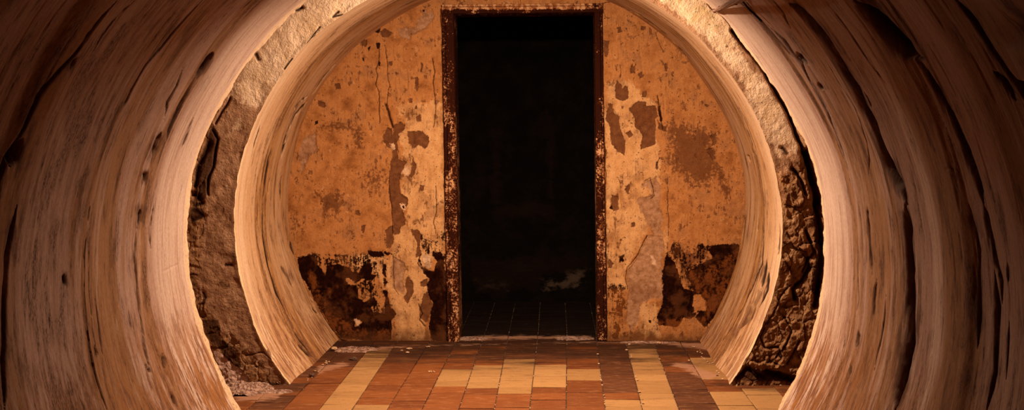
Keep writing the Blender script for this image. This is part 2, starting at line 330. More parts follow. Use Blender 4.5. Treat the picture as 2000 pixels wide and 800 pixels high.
# ------------------------------------------------------------------ outer tunnel
# traced joints: (polyline in frame px, half width px, depth m)
Q1 = tf(0, 0, .5); Q2 = tf(0, 400, .5); Q3 = tf(1500, 0, .5); Q4 = tf(1500, 400, .5); Q5 = tf(350, 0, .5); Q6 = tf(350, 400, .5); Q7 = tf(1150, 0, .5); Q8 = tf(1150, 400, .5)
cr_out = [
 (Q1([(450,0),(400,55),(350,120),(300,190),(230,270),(150,370),(90,500),(40,600),(0,720)]), 2.5, .035),
 (Q1([(85,540),(62,590),(40,650)]), 7, .07), (Q2([(60,0),(20,200),(8,400),(6,600),(12,800)]), 4, .035),
 (Q1([(290,225),(270,262)]), 4, .02), (Q1([(350,115),(330,150),(320,165)]), 4, .02),
 (Q1([(810,0),(760,55),(690,130),(640,190),(570,260),(520,350),(495,400),(465,440),(420,530)]), 2.0, .03),
 (Q1([(515,340),(500,375)]), 3.0, .03),
 (Q2([(330,90),(322,200),(320,340),(335,480),(355,620),(385,720),(410,800)]), 2.4, .03), (Q2([(350,160),(350,330),(365,480),(395,600)]), 1.6, .02), (Q2([(380,360),(400,470),(415,590)]), 1.6, .02), (Q2([(378,545),(385,595)]), 3, .03),
 (Q1([(835,205),(800,255),(770,300)]), 3.4, .035), (Q1([(770,300),(700,420),(660,510),(640,580)]), 1.4, .012),
 (Q1([(630,520),(610,570),(600,610)]), 5, .03), (Q1([(720,260),(690,340),(655,400),(640,470)]), 1.2, .01), (Q1([(755,458),(735,510),(710,575)]), 1.3, .012),
 (Q1([(570,680),(568,700)]), 4, .02), (Q2([(550,20),(548,80)]), 5, .02), (Q2([(535,90),(525,200),(535,350),(550,450),(570,560),(590,660)]), 1.8, .02),
 (Q2([(600,0),(585,90),(590,180)]), 1.2, .012), (Q2([(640,580),(650,640)]), 2, .02),(Q2([(675,740),(690,775)]), 3, .02), (Q2([(575,625),(590,655)]), 2, .02),
 (Q2([(245,270),(250,315)]), 3.5, .012), (Q2([(625,265),(660,248),(705,225)]), 1.6, .003),
 (Q2([(340,0),(330,70)]), 1.6, .015), (Q1([(540,0),(470,60),(400,140),(370,200)]), 1.2, .01), (Q1([(985,0),(950,30)]), 1, .01),
 (Q3([(60,0),(110,20),(170,80),(230,150),(270,210),(310,280),(350,340),(380,410),(420,480),(450,560),(480,650),(520,740),(540,800)]), 5.0, .05),
 (Q4([(535,0),(545,110),(555,250),(555,400),(550,540),(535,620),(510,720),(490,800)]), 5.5, .05),
 (Q3([(340,0),(400,60),(450,120),(500,180),(540,225),(580,245)]), 9, .06), (Q3([(540,225),(590,290),(640,370),(690,460),(730,560),(770,660),(800,770)]), 3.2, .05), (Q3([(720,520),(750,620),(790,720),(810,800)]), 5, .05),
 (Q4([(810,0),(835,120),(860,230),(880,300),(883,390)]), 3.2, .05), (Q4([(850,260),(865,400),(860,480),(855,650),(820,800)]), 3.6, .04), (Q4([(765,0),(800,180),(810,420),(800,560)]), 2.5, .02),
 (Q3([(700,0),(780,100),(850,210),(900,290),(950,360),(1000,450)]), 4, .05), (Q3([(870,0),(930,80),(990,160),(1040,230)]), 5, .05), (Q3([(930,20),(1000,70)]), 9, .05), (Q3([(860,290),(900,330),(940,400)]), 4, .03),
 (Q4([(905,230),(910,300)]), 2, .02), (Q4([(915,460),(910,550),(903,680)]), 2.4, .025),
 (Q4([(380,10),(390,120),(397,275)]), 1.8, .02), (Q4([(410,280),(402,400),(395,450)]), 1.4, .015), (Q4([(443,350),(432,450),(418,530),(395,640)]), 2.2, .025), (Q4([(355,490),(342,560)]), 2.6, .02), (Q4([(485,575),(480,615)]), 2.6, .015), (Q4([(350,250),(352,380),(340,440)]), 1, .01), (Q4([(320,620),(318,660)]), 1.6, .015),(Q4([(300,500),(290,560)]), 1.2, .01),
 (Q3([(108,208),(125,235),(145,258)]), 3, .02), (Q3([(0,100),(60,160),(130,250),(170,330),(230,440),(280,560),(310,660)]), 1.2, .012), (Q3([(190,330),(205,355)]), 2.6, .015), (Q3([(200,230),(260,330),(330,430),(370,560),(375,700)]), 1.0, .01), (Q3([(380,360),(410,420)]), 1.6, .01), (Q3([(0,10),(40,60),(80,130)]), 1.0, .01),
 (Q3([(690,655),(712,657),(720,670)]), 1.4, .006), (Q3([(250,50),(330,160),(400,260),(470,350)]), .9, .008),
 ([(1465,20),(1490,47),(1530,90),(1550,112)], 1.6, .012), ([(1452,0),(1475,30)], 1.2, .01)]
NT = 1500
th = arc(NT)
Yd = 1/np.linspace(1/3.7, 1/YO, 500); Yc = np.linspace(-.6, 3.6, 28)
Y1 = np.concatenate([Yc, Yd]); TH, YY = np.meshgrid(th, Y1, indexing='ij')
ARC = TH*1.54
R0 = np.repeat(R_out(th)[:,None], len(Y1), 1)
R0 = 1.54 + (R0-1.54)*sstep(4.5, 6.9, YY)
R0 = R0 + .03*sstep(6.0, 4.0, YY)
# rings cast one after another: small steps and bellies
wob = .035*fbm(TH*1.3, YY*.0+2, 3, 3)
yq = YY+wob
ring = .008*sstep(6.26, 6.20, yq) - .012*sstep(5.47, 5.42, yq)+.006*sstep(5.9, 5.7, yq)+ .012*sstep(4.58, 4.52, yq) + .010*np.sin(yq*9.0)*sstep(6.3, 6.0, yq)
px, py = toPx(AX+R0*np.sin(TH), np.maximum(YY, .5), AZ+R0*np.cos(TH))
crk = np.zeros(px.shape); dep = np.zeros(px.shape); dirt = np.zeros(px.shape)
jx = 2.2*fbm(ARC*9, YY*9, 31, 3); jy = 2.2*fbm(ARC*9, YY*9, 37, 3); wv = 1+.55*fbm(ARC*7, YY*4, 41, 3)
for pl, wd, dp in cr_out:
    d = segdist(px+jx, py+jy, pl, False, 45)/(wd*.62*np.clip(wv, .25, 2)*taper(px, py, pl))
    g = np.exp(-d**2*.9); dep = np.maximum(dep, dp*g); crk = np.maximum(crk, g*(1 if dp > .007 else .18))
    dirt = np.maximum(dirt, (.75 if dp > .007 else .2)*np.exp(-(d/5)**2))
st = fbm(ARC*1.6, YY*34, 51, 4); st2 = fbm(ARC*6, YY*70, 57, 3)
chip = sstep(.30, .52, fbm(ARC*3.5, YY*30, 61, 4))*sstep(6.6, 6.1, YY)
rough = .0014*st+.0006*st2 + .006*fbm(ARC*1.3, YY*3, 71, 3) + .003*chip
edge = sstep(YO-.03, YO, YY)
R = R0+ring+rough+dep + edge*(.002+.008*fbm(ARC*22, YY*0+1, 81, 4, .5)+.006*fbm(ARC*6, YY*0+5, 83, 2))
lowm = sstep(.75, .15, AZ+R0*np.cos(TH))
rim = sstep(6.30, 6.42, YY+.02*st)*.9
gs = lambda c, w_: np.exp(-((YY+.03*st-c)/w_)**2)
lf = sstep(.3, -.3, TH)
och = np.clip(gs(6.20, .08)+.75*gs(5.75, .22)+.9*gs(5.42, .10)+1.0*gs(4.62, .15)+.5*gs(3.95, .15)-.5*gs(5.1, .15)-.6*gs(6.6, .3), -1, 1)
spk = np.clip(gs(6.20, .06)+.9*gs(5.02, .20)*lf+.5*gs(5.45, .10)+.7*gs(4.55, .1)-.8*gs(6.6, .25), -1, 1)
# pale stripe in the fourth ring, right side
stripe = sstep(4.83, 4.87, YY)*sstep(5.02, 4.98, YY)*sstep(.9, 1.2, TH)*sstep(2.1, 1.8, TH)*.8
P = np.stack([AX+R*np.sin(TH), YY, AZ+R*np.cos(TH)], -1)
# end face of the tube wall, turned towards the gap
ext = []
for rr, yy in ((.015, .012), (.06, .012), (.32, .0)):
    e = P[:, -1].copy(); rad = R[:, -1]+rr; e[:,0] = AX+rad*np.sin(th); e[:,2] = AZ+rad*np.cos(th); e[:,1] = YO+yy; ext.append(e)
P = np.concatenate([P, np.stack(ext, 1)], 1)
def pad(a): return np.concatenate([a, np.repeat(a[:, -1:], 3, 1)], 1)
tcv = np.stack([pad(ARC), P[...,1], pad(R-1.54)], -1)
struct(grid_mesh('wall_tunnel', P, M_OUT, dict(och=pad(och), spk=pad(spk), lit_lip=pad(sstep(YO-.085, YO-.055, YY+.02*fbm(ARC*5, YY*20, 91, 4))*.8), tc=tcv, crk=pad(crk), rim=pad(np.maximum(rim, stripe)), low=pad(lowm), dirt=pad(dirt)), True))

# ------------------------------------------------------------------ inner tunnel
cr_in = [
 (Q5([(502,375),(470,402),(440,440)]), 1.4, .012), (Q5([(502,395),(475,425),(452,460)]), 1.6, .012), (Q5([(470,425),(445,475),(420,525)]), 1.4, .012), (Q5([(610,250),(560,310),(520,370)]), 1.5, .015),(Q5([(780,160),(700,215),(640,270),(590,330)]), 1.2, .01),
 (Q5([(430,510),(415,560),(405,610)]), 2, .02), (Q5([(355,690),(350,760)]), 2.4, .02), (Q5([(400,690),(395,790)]), 1.4, .012), (Q5([(330,470),(300,560),(285,640)]), 1, .008), (Q5([(420,560),(400,620)]),1.4,.01),
 (Q5([(370,540),(345,620),(335,700),(325,790)]), 2.2, .008), (Q6([(325,0),(325,120),(345,240),(375,340),(420,430)]), 2.4, .008),
 (Q6([(400,240),(430,280),(445,320)]), 6, .008), (Q6([(430,20),(440,160),(490,300),(540,430)]), 2.0, .02),
 (Q6([(460,545),(490,570),(520,600)]), 3, .025), (Q6([(345,565),(365,595)]), 3, .02), (Q6([(520,400),(545,425)]), 2, .015), (Q6([(440,480),(470,530),(500,570)]), 1.5, .01),
 (Q7([(130,30),(200,60),(280,120),(345,180)]), 1.4, .02), (Q7([(350,185),(385,230)]), 1.6, .02), (Q7([(620,605),(628,630)]), 2, .02), (Q7([(605,470),(640,560),(650,640)]), 1, .01), (Q7([(690,560),(720,640),(735,720)]), 1.2, .01),
 (Q8([(740,60),(738,130),(735,215)]), 1.8, .012), (Q8([(693,215),(685,270),(672,330)]), 3, .012), (Q8([(700,250),(690,330),(660,400)]), 3, .012), (Q8([(650,380),(630,440),(600,480)]), 5, .010), (Q8([(670,330),(640,400)]), 5, .01), (Q8([(612,0),(605,100),(590,180)]), 1.8, .02), (Q8([(660,50),(655,110)]), 1.4, .01), (Q8([(690,60),(680,230),(640,330),(560,480),(500,560)]), 1.2, .008)]
n2 = 240; thi = arc(1300); vv = np.linspace(0, 1, n2)
TH, VV = np.meshgrid(thi, vv, indexing='ij'); YY = YI+(YB+.02-YI)*VV; ARC = TH*1.46
R0 = R_in(thi)[:,None]*(1-VV)+R_back(thi)[:,None]*VV
px, py = toPx(AX+R0*np.sin(TH), YY, AZ+R0*np.cos(TH))
jx = 1.6*fbm(ARC*10, YY*9, 131, 3); jy = 1.6*fbm(ARC*10, YY*9, 137, 3)
crk = np.zeros(px.shape); dep = np.zeros(px.shape); dirt = np.zeros(px.shape)
for pl, wd, dp in cr_in:
    d = segdist(px+jx, py+jy, pl, False, 30)/(wd*.8*taper(px, py, pl)*(1+.5*fbm(ARC*8, YY*5, 139, 3))); g = np.exp(-d**2*.9); dep = np.maximum(dep, dp*g); crk = np.maximum(crk, g*(1 if wd < 4 else .5)); dirt = np.maximum(dirt, .6*np.exp(-(d/2.6)**2))
st = fbm(ARC*1.3, YY*26, 151, 4); st2 = fbm(ARC*6, YY*60, 157, 3)
edge = sstep(YI+.035, YI, YY)
belly = .010*np.sin((YY-YI)*7)
R = R0+belly*(1-VV)*sstep(0, .1, VV)+.0014*st+.0006*st2+.004*fbm(ARC*1.5, YY*3.5, 171, 3)+dep+edge*.004
gs = lambda c, w_: np.exp(-((YY+.04*st-c)/w_)**2)
och = np.clip(gs(8.45, .22)*.8-gs(7.85, .2)*.5+.5*gs(9.15, .15), -1, 1); spk = np.clip(gs(8.35, .15)-.8*gs(7.85, .15), -1, 1)
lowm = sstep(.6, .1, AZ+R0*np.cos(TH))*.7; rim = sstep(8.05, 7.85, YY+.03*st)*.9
tcv = np.stack([ARC, YY, R-1.46], -1)
struct(grid_mesh('wall_inner_tunnel', np.stack([AX+R*np.sin(TH), YY, AZ+R*np.cos(TH)], -1), M_IN, dict(och=och, spk=spk, lit_lip=sstep(YI+.07, YI+.04, YY+.03*fbm(ARC*5, YY*20, 191, 4))*.8, tc=tcv, crk=crk, rim=rim, low=lowm, dirt=dirt), True))

# ------------------------------------------------------------------ rubble ring between the two tubes
nr = 230; thr = arc(1600); s = np.linspace(0, 1, nr)
TH, S = np.meshgrid(thr, s, indexing='ij')
Rin = R_in(thr)[:,None]-.006+.005*fbm(thr[:,None]*30, thr[:,None]*0+3, 205, 4)
rad = Rin+(1.83-Rin)*np.minimum(S/.86, 1)
YY = YI-np.clip((S-.86)/.14, 0, 1)*(YI-YO-.02)
X = AX+rad*np.sin(TH); Z = AZ+rad*np.cos(TH); px, py = toPx(X, YY, Z)
plaster = sdf(px, py, [[(1180,-60),(1420,-30),(1445,90),(1490,150),(1540,225),(1562,280),(1560,305),(1535,290),(1528,318),(1508,300),(1440,150),(1300,10)],
                       [(580,-30),(800,-60),(720,20),(640,80),(590,120),(540,190),(500,215),(440,190),(480,110),(540,40)]], 40)/26.
brn = sdf(px, py, [[(500,90),(420,220),(395,330),(400,420),(385,560),(430,640),(500,700),(560,760),(600,760),(470,520),(470,300),(560,140)]], 30)/14.
plas = np.clip(np.maximum(np.where(plaster > -1.5, plaster*1.0+1.0, -1), np.minimum(brn*.6+.4, .72)), -1.5, 2)
isR = sstep(.1, .5, TH)
rock = np.clip(1-np.maximum(plas, 0)*1.4, 0, 1)
def ridged(x, y, sd, o=5):
    t = 0; a = 1; n = 0
    for i in range(o): t = t+a*(1-np.abs(2*vn(x*2.1**i+i*5, y*2.1**i+i*3, sd+i)-1)); n += a; a *= .52
    return t/n
w1, w2, wi = worley(X*9+1.2*fbm(X*6, Z*6, 3, 4), Z*7+1.2*fbm(X*6+5, Z*6, 5, 4), 201)
b1, b2, bi = worley(X*26+1.0*fbm(X*20, Z*20, 13, 3), Z*22+1.0*fbm(X*20+3, Z*20, 15, 3), 211)
tilt = (_h(np.floor(wi*999), np.floor(wi*77), 5)-.5)*w1
rocks = .050*(wi-.45)+.018*(bi-.5)+.06*tilt - .018*np.exp(-((w2-w1)/.05)**2) + .045*(ridged(X*7, Z*9, 215)-.6)
rel = rock*(isR*.6+(1-isR)*.35)*rocks + rock*.008*fbm(X*30, Z*30, 221, 4)*(.4+isR) + .008*fbm(X*9, Z*9, 229, 3) + .0035*fbm(X*34, Z*34, 231, 4)
gap = [(Q7([(560,120),(620,190),(680,260),(730,350),(780,440),(820,540),(860,640),(880,720)]), 4, .10), (Q7([(850,600),(880,700),(900,800)]), 10, .14), (Q8([(895,0),(912,120),(910,260),(890,400)]), 7, .12), (Q8([(870,240),(835,300),(800,330),(810,370)]), 6, .10), (Q8([(850,100),(880,180),(840,260)]), 5, .05),
       (Q8([(690,480),(670,520),(690,560),(740,560)]), 3, .03), (Q8([(820,530),(790,590),(770,620)]), 3, .03), (Q8([(700,650),(800,690)]), 9, .06), (Q8([(580,670),(620,640),(680,670)]), 6, .04), (Q8([(610,620),(680,480),(720,430),(750,350),(790,310)]), 1.6, .02), (Q8([(760,440),(790,490),(770,540),(730,600)]), 2.2, .03),
       (Q7([(760,580),(775,600)]), 6, .03), (Q7([(800,660),(830,700),(850,760)]), 4, .04),
       (Q5([(130,510),(150,540),(140,600),(130,650),(110,700),(115,760)]), 2.5, .03), (Q5([(300,210),(310,230)]), 5, .02), (Q5([(120,560),(80,640),(60,720)]), 5, .04), (Q5([(60,760),(90,790),(60,800)]), 6, .03), (Q5([(200,380),(160,450),(140,480)]), 3, .02), (Q5([(455,40),(480,30)]), 3.5, .03), (Q5([(410,270),(440,225)]), 3, .015),
       (Q6([(60,20),(90,40),(50,60)]), 6, .02), (Q6([(90,345),(100,365),(95,385)]), 4, .015), (Q6([(180,232),(205,230)]), 4, .015), (Q6([(310,320),(330,350)]), 3, .01), (Q6([(255,590),(330,575),(360,600)]), 1.5, .01), (Q5([(640,60),(600,70),(620,50)]), 3, .02), (Q5([(530,140),(500,170),(545,105)]), 2.2, .012)]
crk = np.zeros(px.shape); jx = 3*fbm(X*12, Z*12, 251, 3); jy = 3*fbm(X*12+7, Z*12, 257, 3)
for pl, wd, dp in gap:
    g = np.exp(-(segdist(px+jx, py+jy, pl, False, 40)/wd)**2); rel = rel-dp*.5*g; crk = np.maximum(crk, g*.85)
# the stone falls back towards the mouth of the outer tube
rel = rel*sstep(.0, .07, S)+.004*(1-sstep(0, .07, S))
back = sstep(.62, .82, S)*(1-sstep(.84, .88, S)); rel = rel-back*.035*(.4+isR)
ddark = np.clip(sdf(px, py, [Q6([(80,440),(160,440),(170,520),(220,560),(250,640),(200,640),(150,560),(100,510)]), Q5([(130,470),(160,520),(150,640),(110,780),(50,800),(60,660)]), Q6([(40,0),(100,10),(100,60),(40,70)]), Q6([(270,680),(400,690),(440,720),(330,730)]), Q8([(560,690),(610,620),(700,640),(830,660),(820,700)]), Q8([(900,0),(915,200),(900,390),(860,330),(880,200),(870,60)])], 20)/10.+.3, -1, 1)
salt = np.clip(sdf(px, py, [Q6([(110,545),(150,560),(200,600),(250,640),(300,690),(200,735),(150,660)])], 20)/8., -1, 1)
mould = np.clip(sdf(px, py, [Q7([(330,0),(440,0),(500,60),(500,120),(420,110),(360,60)])], 30)/12.+.4, 0, .8)
YY2 = np.where(S < .86, YY-rel, YY)
rr = rad+np.where(S >= .86, rel*.5, 0)
struct(grid_mesh('wall_rubble', np.stack([AX+rr*np.sin(TH), YY2, AZ+rr*np.cos(TH)], -1), M_RUB, dict(plas=plas, crk=crk, dark=ddark, salt=salt, mould=mould), True))

# ------------------------------------------------------------------ back wall with the doorway
Z1, Z2, Z3, Z4, Z5, Z6 = tf(560,0,.3), tf(560,220,.3), tf(560,440,.3187), tf(1160,0,.3), tf(1160,220,.3), tf(1160,440,.3187)
DX0, DX1, DZ = toW(876, 0, YB)[0], toW(1171, 0, YB)[0], toW(0, 16, YB)[1]       # hole in the wall, covered by the frame
brown = T(Z2, [(700,80),(740,60),(775,75),(770,105),(730,130),(735,160),(715,200),(725,260),(725,300),(745,310),(780,320),(760,370),(740,400),(735,470),(740,520),(790,560),(785,600),(750,640),(780,700),(775,730),(740,740),(735,790),(700,800),(690,700),(680,600),(665,500),(668,400),(672,320),(690,290),(690,240),(640,210),(628,150),(650,105),(680,110),(690,165)],
   [(790,120),(880,120),(920,160),(925,200),(895,240),(860,200),(830,230),(790,200)], [(820,290),(850,340),(815,430),(800,420),(825,350)], [(845,30),(870,20),(878,45),(855,58)], [(810,760),(860,765),(880,800),(820,800)], [(445,640),(465,640),(468,668),(450,665)], [(485,740),(508,740),(500,780),(485,775)], [(860,470),(890,475),(890,505),(865,500)], [(740,310),(770,320),(760,350),(740,340)])
brown += T(Z1, [(610,210),(640,190),(690,220),(660,245),(620,240)], [(660,405),(682,405),(680,424),(662,420)], [(205,660),(250,670),(245,690),(205,685)], [(312,545),(342,540),(345,575),(318,580)], [(485,265),(515,260),(515,300),(490,300)], [(835,500),(855,500),(860,560),(855,600),(838,560)], [(845,665),(850,715),(838,715)], [(795,640),(815,640),(812,675),(800,675)], [(825,335),(845,335),(842,362),(828,362)], [(868,400),(885,410),(880,465),(868,460)], [(850,755),(880,750),(875,790),(850,790)], [(700,465),(725,480),(715,500)])
brown += T(Z5, [(225,-30),(290,-80),(335,-65),(345,-42),(405,-48),(425,20),(400,45),(405,200),(370,210),(310,240),(300,200),(315,150),(300,110),(275,90),(265,40)], [(90,-60),(125,-70),(125,0),(160,20),(165,80),(205,180),(195,280),(150,250),(120,200),(115,120),(88,40)], [(205,130),(240,115),(258,145),(225,155)], [(205,500),(225,460),(240,480),(225,530)], [(115,610),(120,540),(160,550),(165,630),(130,640)], [(420,60),(445,90),(478,90),(470,125),(425,105)], [(240,715),(265,705),(265,735),(245,740)], [(400,320),(415,320),(412,360),(402,350)], [(735,240),(770,235),(785,300),(775,310)], [(760,150),(790,130),(785,215),(765,220)])
brown += T(Z4, [(135,560),(155,540),(175,560),(185,590),(200,562),(225,570),(230,640),(190,652),(150,635)], [(235,450),(250,410),(258,440),(275,410),(270,480),(245,480)], [(290,480),(315,470),(320,500),(295,512)], [(60,260),(95,270),(90,330),(80,370),(62,365)], [(315,595),(345,590),(345,625),(320,628)], [(155,180),(180,175),(180,205),(160,212)], [(205,180),(222,182),(215,198)], [(308,162),(335,170),(325,195),(310,188)], [(465,415),(478,415),(475,455),(463,450)], [(505,475),(525,490),(518,495)], [(170,490),(182,490),(180,512),(170,510)], [(172,680),(190,680),(186,705),(174,700)], [(350,530),(360,535),(356,548)], [(725,680),(748,685),(735,697)])
brown += T(Z3, [(770,30),(800,20),(830,60),(815,130),(825,180),(790,200),(800,120)], [(725,340),(745,310),(775,350),(770,420),(735,485),(720,440),(735,400)], [(820,480),(860,400),(885,450),(880,540),(850,600),(810,570)], [(820,350),(860,330),(865,370),(830,370)], [(610,30),(655,0),(655,90),(640,140),(605,140)], [(455,15),(475,15),(470,45)])
brown += T(Z6, [(80,200),(120,230),(110,260),(85,260)], [(600,395),(600,420),(570,560),(600,560),(605,500)])
grey = T(Z1, [(715,195),(790,175),(850,195),(860,100),(900,60),(960,100),(900,190),(850,215),(810,225),(800,260),(730,255)]) + T(Z2, [(140,130),(190,130),(200,230),(140,300),(90,400),(90,250)]) \
   + T(Z5, [(310,480),(330,440),(400,420),(430,480),(435,600),(450,800),(400,790),(370,740),(340,690),(300,600),(270,570),(290,540),(340,550),(400,530),(380,500)]) \
   + T(Z6, [(330,60),(420,60),(430,130),(420,200),(430,300),(420,450),(370,460),(280,470),(270,600),(240,650),(190,580),(210,400),(200,280),(240,220),(290,130)]) + T(Z3, [(640,180),(720,240),(720,420),(650,380)])
soot = T(Z5, [(490,55),(560,70),(600,55),(640,100),(700,80),(785,120),(790,200),(770,230),(800,340),(770,480),(640,470),(500,345),(480,300),(500,160)], [(735,240),(770,235),(790,300),(830,370),(865,500),(820,510),(790,440),(780,340)]) + T(Z6, [(462,120),(740,118),(730,200),(660,250),(600,280),(600,400),(540,380),(520,300),(490,220),(450,190)]) + T(Z2, [(230,70),(400,50),(450,80),(485,160),(470,220),(440,200),(420,110),(250,100),(200,130)], [(180,520),(400,520),(420,640),(250,640)], [(40,690),(100,690),(100,760),(50,760)], [(500,400),(600,380),(640,450),(520,520)])
dado = T(Z3, [(70,190),(165,182),(175,235),(215,260),(240,300),(245,250),(300,232),(385,255),(400,285),(440,290),(465,240),(500,235),(525,260),(520,295),(550,310),(520,340),(470,330),(430,345),(350,320),(380,360),(430,370),(445,440),(480,470),(520,440),(560,460),(555,490),(510,490),(530,530),(600,545),(605,480),(590,405),(610,400),(640,490),(665,540),(640,580),(640,700),(560,720),(400,700),(330,690),(270,620),(200,520),(140,400),(80,300)],
   [(492,162),(585,155),(590,185),(560,190),(510,185)], [(600,158),(650,180),(620,188),(600,175)], [(592,232),(612,235),(612,300),(615,350),(600,380),(598,340),(605,310),(588,295)],
   [(810,215),(830,260),(900,280),(915,225),(890,180),(900,150),(950,165),(960,240),(975,280),(1000,300),(1000,720),(880,710),(870,560),(890,480),(865,400),(870,330),(840,300)])
dado += T(Z6, [(462,125),(885,115),(900,250),(850,380),(800,470),(740,560),(690,620),(620,640),(500,620),(400,610),(385,560),(420,480),(420,280),(440,200)], [(150,190),(185,180),(185,215),(150,230)])
dhole = T(Z3, [(415,575),(460,585),(450,615),(420,620)]) + T(Z6, [(610,415),(660,430),(700,480),(690,525),(640,520),(600,570),(550,570),(500,640),(690,640),(620,560),(640,530),(610,530)], [(462,120),(730,118),(700,160),(720,200),(650,240),(600,270),(560,300),(600,350),(610,400),(560,385),(520,300),(490,220),(450,190)])
mott = T(Z3, [(165,178),(600,180),(580,235),(540,240),(560,330),(600,400),(590,540),(520,520),(440,420),(430,350),(560,320),(480,235),(400,290),(240,240),(170,230)], [(820,60),(970,60),(970,300),(860,260)], [(960,280),(985,280),(985,700),(960,700)]) + T(Z6, [(462,120),(760,118),(740,200),(650,260),(610,400),(540,330),(450,190)], [(80,370),(190,370),(210,480),(200,600),(240,660),(300,690),(80,690)], [(680,400),(740,420),(730,520),(690,600),(700,480)])
rust = T(Z3, [(140,300),(250,400),(260,520),(420,640),(640,640),(640,720),(400,720),(300,640),(200,520)]) + T(Z6, [(300,600),(700,560),(660,680),(300,690)], [(80,400),(200,400),(240,660),(80,690)], [(600,300),(880,160),(800,440),(700,560),(640,400)])
pale = T(Z3, [(650,0),(970,0),(970,170),(860,260),(860,700),(660,700),(665,540),(610,370),(615,200),(655,160)], [(380,180),(600,190),(600,400),(560,300),(400,250)]) + T(Z2, [(690,-60),(1010,-60),(1020,800),(790,800),(780,600),(740,480),(740,300),(740,140),(780,80)]) \
   + T(Z5, [(75,-200),(230,-200),(400,-60),(400,100),(430,280),(440,450),(330,600),(360,800),(75,800)]) + T(Z6, [(80,0),(330,0),(290,130),(240,220),(200,280),(210,400),(80,370)], [(270,480),(370,460),(400,500),(385,620),(400,680),(320,680),(270,650)], [(260,230),(340,200),(370,240),(300,250)], [(420,0),(455,0),(450,200),(425,120)])
white = T(Z2, [(755,380),(780,345),(800,380),(800,420),(770,420)], [(672,195),(700,195),(705,240),(680,240)], [(735,595),(770,595),(772,630),(740,632)]) + T(Z3, [(418,578),(440,575),(455,590),(435,615)], [(835,180),(880,180),(905,260),(860,265)]) + T(Z6, [(340,180),(365,175),(380,240),(345,240)])
blk = T(Z1, [(570,200),(595,172),(612,185),(600,220),(575,215)], [(583,285),(605,278),(610,305),(590,318)], [(592,400),(608,405),(605,430),(593,430)], [(488,365),(503,380),(500,402),(490,395)], [(530,310),(545,295),(545,315),(533,330)], [(882,60),(900,60),(898,78),(884,76)]) \
   + T(Z2, [(180,62),(200,55),(210,75),(190,80)], [(750,605),(765,605),(765,620),(752,620)], [(298,198),(312,198),(308,208)]) + T(Z5, [(100,615),(120,600),(125,635)]) + T(Z4, [(425,690),(440,690),(448,790),(432,790)]) + T(Z3, [(630,590),(642,590),(642,630),(628,632)]) + T(Z6, [(335,578),(352,580),(350,596),(335,592)])
ckw = [(Z1([(598,300),(598,400),(580,450),(590,500),(578,550),(600,600),(600,700),(605,800)]), 1.1, .006), (Z1([(640,310),(652,400),(655,480),(665,550),(655,640),(650,680)]), 1.0, .005), (Z1([(640,680),(655,720),(672,780),(690,830)]), 2.4, .02),
  (Z1([(950,380),(965,470),(955,540),(970,640),(965,760),(955,830)]), 1.1, .006), (Z2([(970,480),(975,650),(955,720),(970,790)]), 1.0, .006), (Z2([(665,380),(665,470),(680,580),(688,700),(690,790)]), 1.0, .006), (Z4([(415,620),(425,680),(440,730),(440,790),(450,840)]), 1.3, .01),
  (Z5([(480,420),(482,560),(485,800)]), .9, .004), (Z5([(70,180),(80,260),(75,330)]), .8, .004), (Z6([(330,60),(285,130),(275,170),(240,215),(205,255),(195,320),(210,390)]), 1.0, .008), (Z3([(650,180),(655,300),(660,380),(690,420)]), .9, .005), (Z3([(810,480),(830,540),(810,580),(850,620)]), 1.3, .008), (Z3([(820,180),(800,230),(850,300)]), 1.2, .006), (Z3([(978,0),(980,300),(985,710)]), 1.2, .01),
  (Z4([(55,30),(57,400),(60,800)]), 1.2, .01), (Z5([(65,0),(75,400),(78,800)]), 1.2, .01), (Z6([(75,0),(80,690)]), 1.2, .01), (Z4([(60,20),(150,0)]), 1, .005), (Z5([(370,560),(400,540),(370,420),(330,440)]), 1, .005), (Z5([(400,360),(410,330),(430,290)]), 1, .005), (Z2([(1025,0),(1028,800)]), 1.2, .008), (Z1([(1005,60),(1020,800)]), 1.2, .008), (Z4([(400,210),(430,290),(450,330)]), .8, .004), (Z3([(200,520),(260,620),(330,700),(380,720)]), 1.4, .008)]
def wall_patch(name, x0, x1, z0, z1, nx, nz):
    xs = np.linspace(x0, x1, nx); zs = np.linspace(z0, z1, nz); X, Z = np.meshgrid(xs, zs, indexing='ij')
    px, py = toPx(X, YB, Z); A = {}
    jx = 4.5*fbm(X*14, Z*14, 301, 5, .62); jy = 4.5*fbm(X*14+4, Z*14, 307, 5, .62)
    for k, ps in dict(brown=brown, grey=grey, soot=soot, mott=mott, rust=rust, pale=pale, white=white, blk=blk).items(): A[k] = sdf(px+jx, py+jy, ps)
    A['dado'] = cut(sdf(px+jx, py+jy, dado), sdf(px+jx, py+jy, dhole))
    crk = np.zeros(px.shape); dp = np.zeros(px.shape)
    for pl, wd, dd in ckw:
        g = np.exp(-(segdist(px+jx*.6, py+jy*.6, pl, False, 15)/wd)**2); crk = np.maximum(crk, g); dp = np.maximum(dp, dd*g)
    A['crk'] = crk
    pe = sstep(-1.5, 1.5, A['brown'])*.004+sstep(-1.5, 1.5, A['dado'])*.003+sstep(-3, 3, A['grey'])*.004
    rel = .006*fbm(X*3, Z*3, 311, 3)+.003*fbm(X*14, Z*10, 317, 4)+.0015*fbm(X*50, Z*50, 321, 3)-dp-pe
    Y = YB-rel
    return X, Y, Z, A
M_PARTS = []
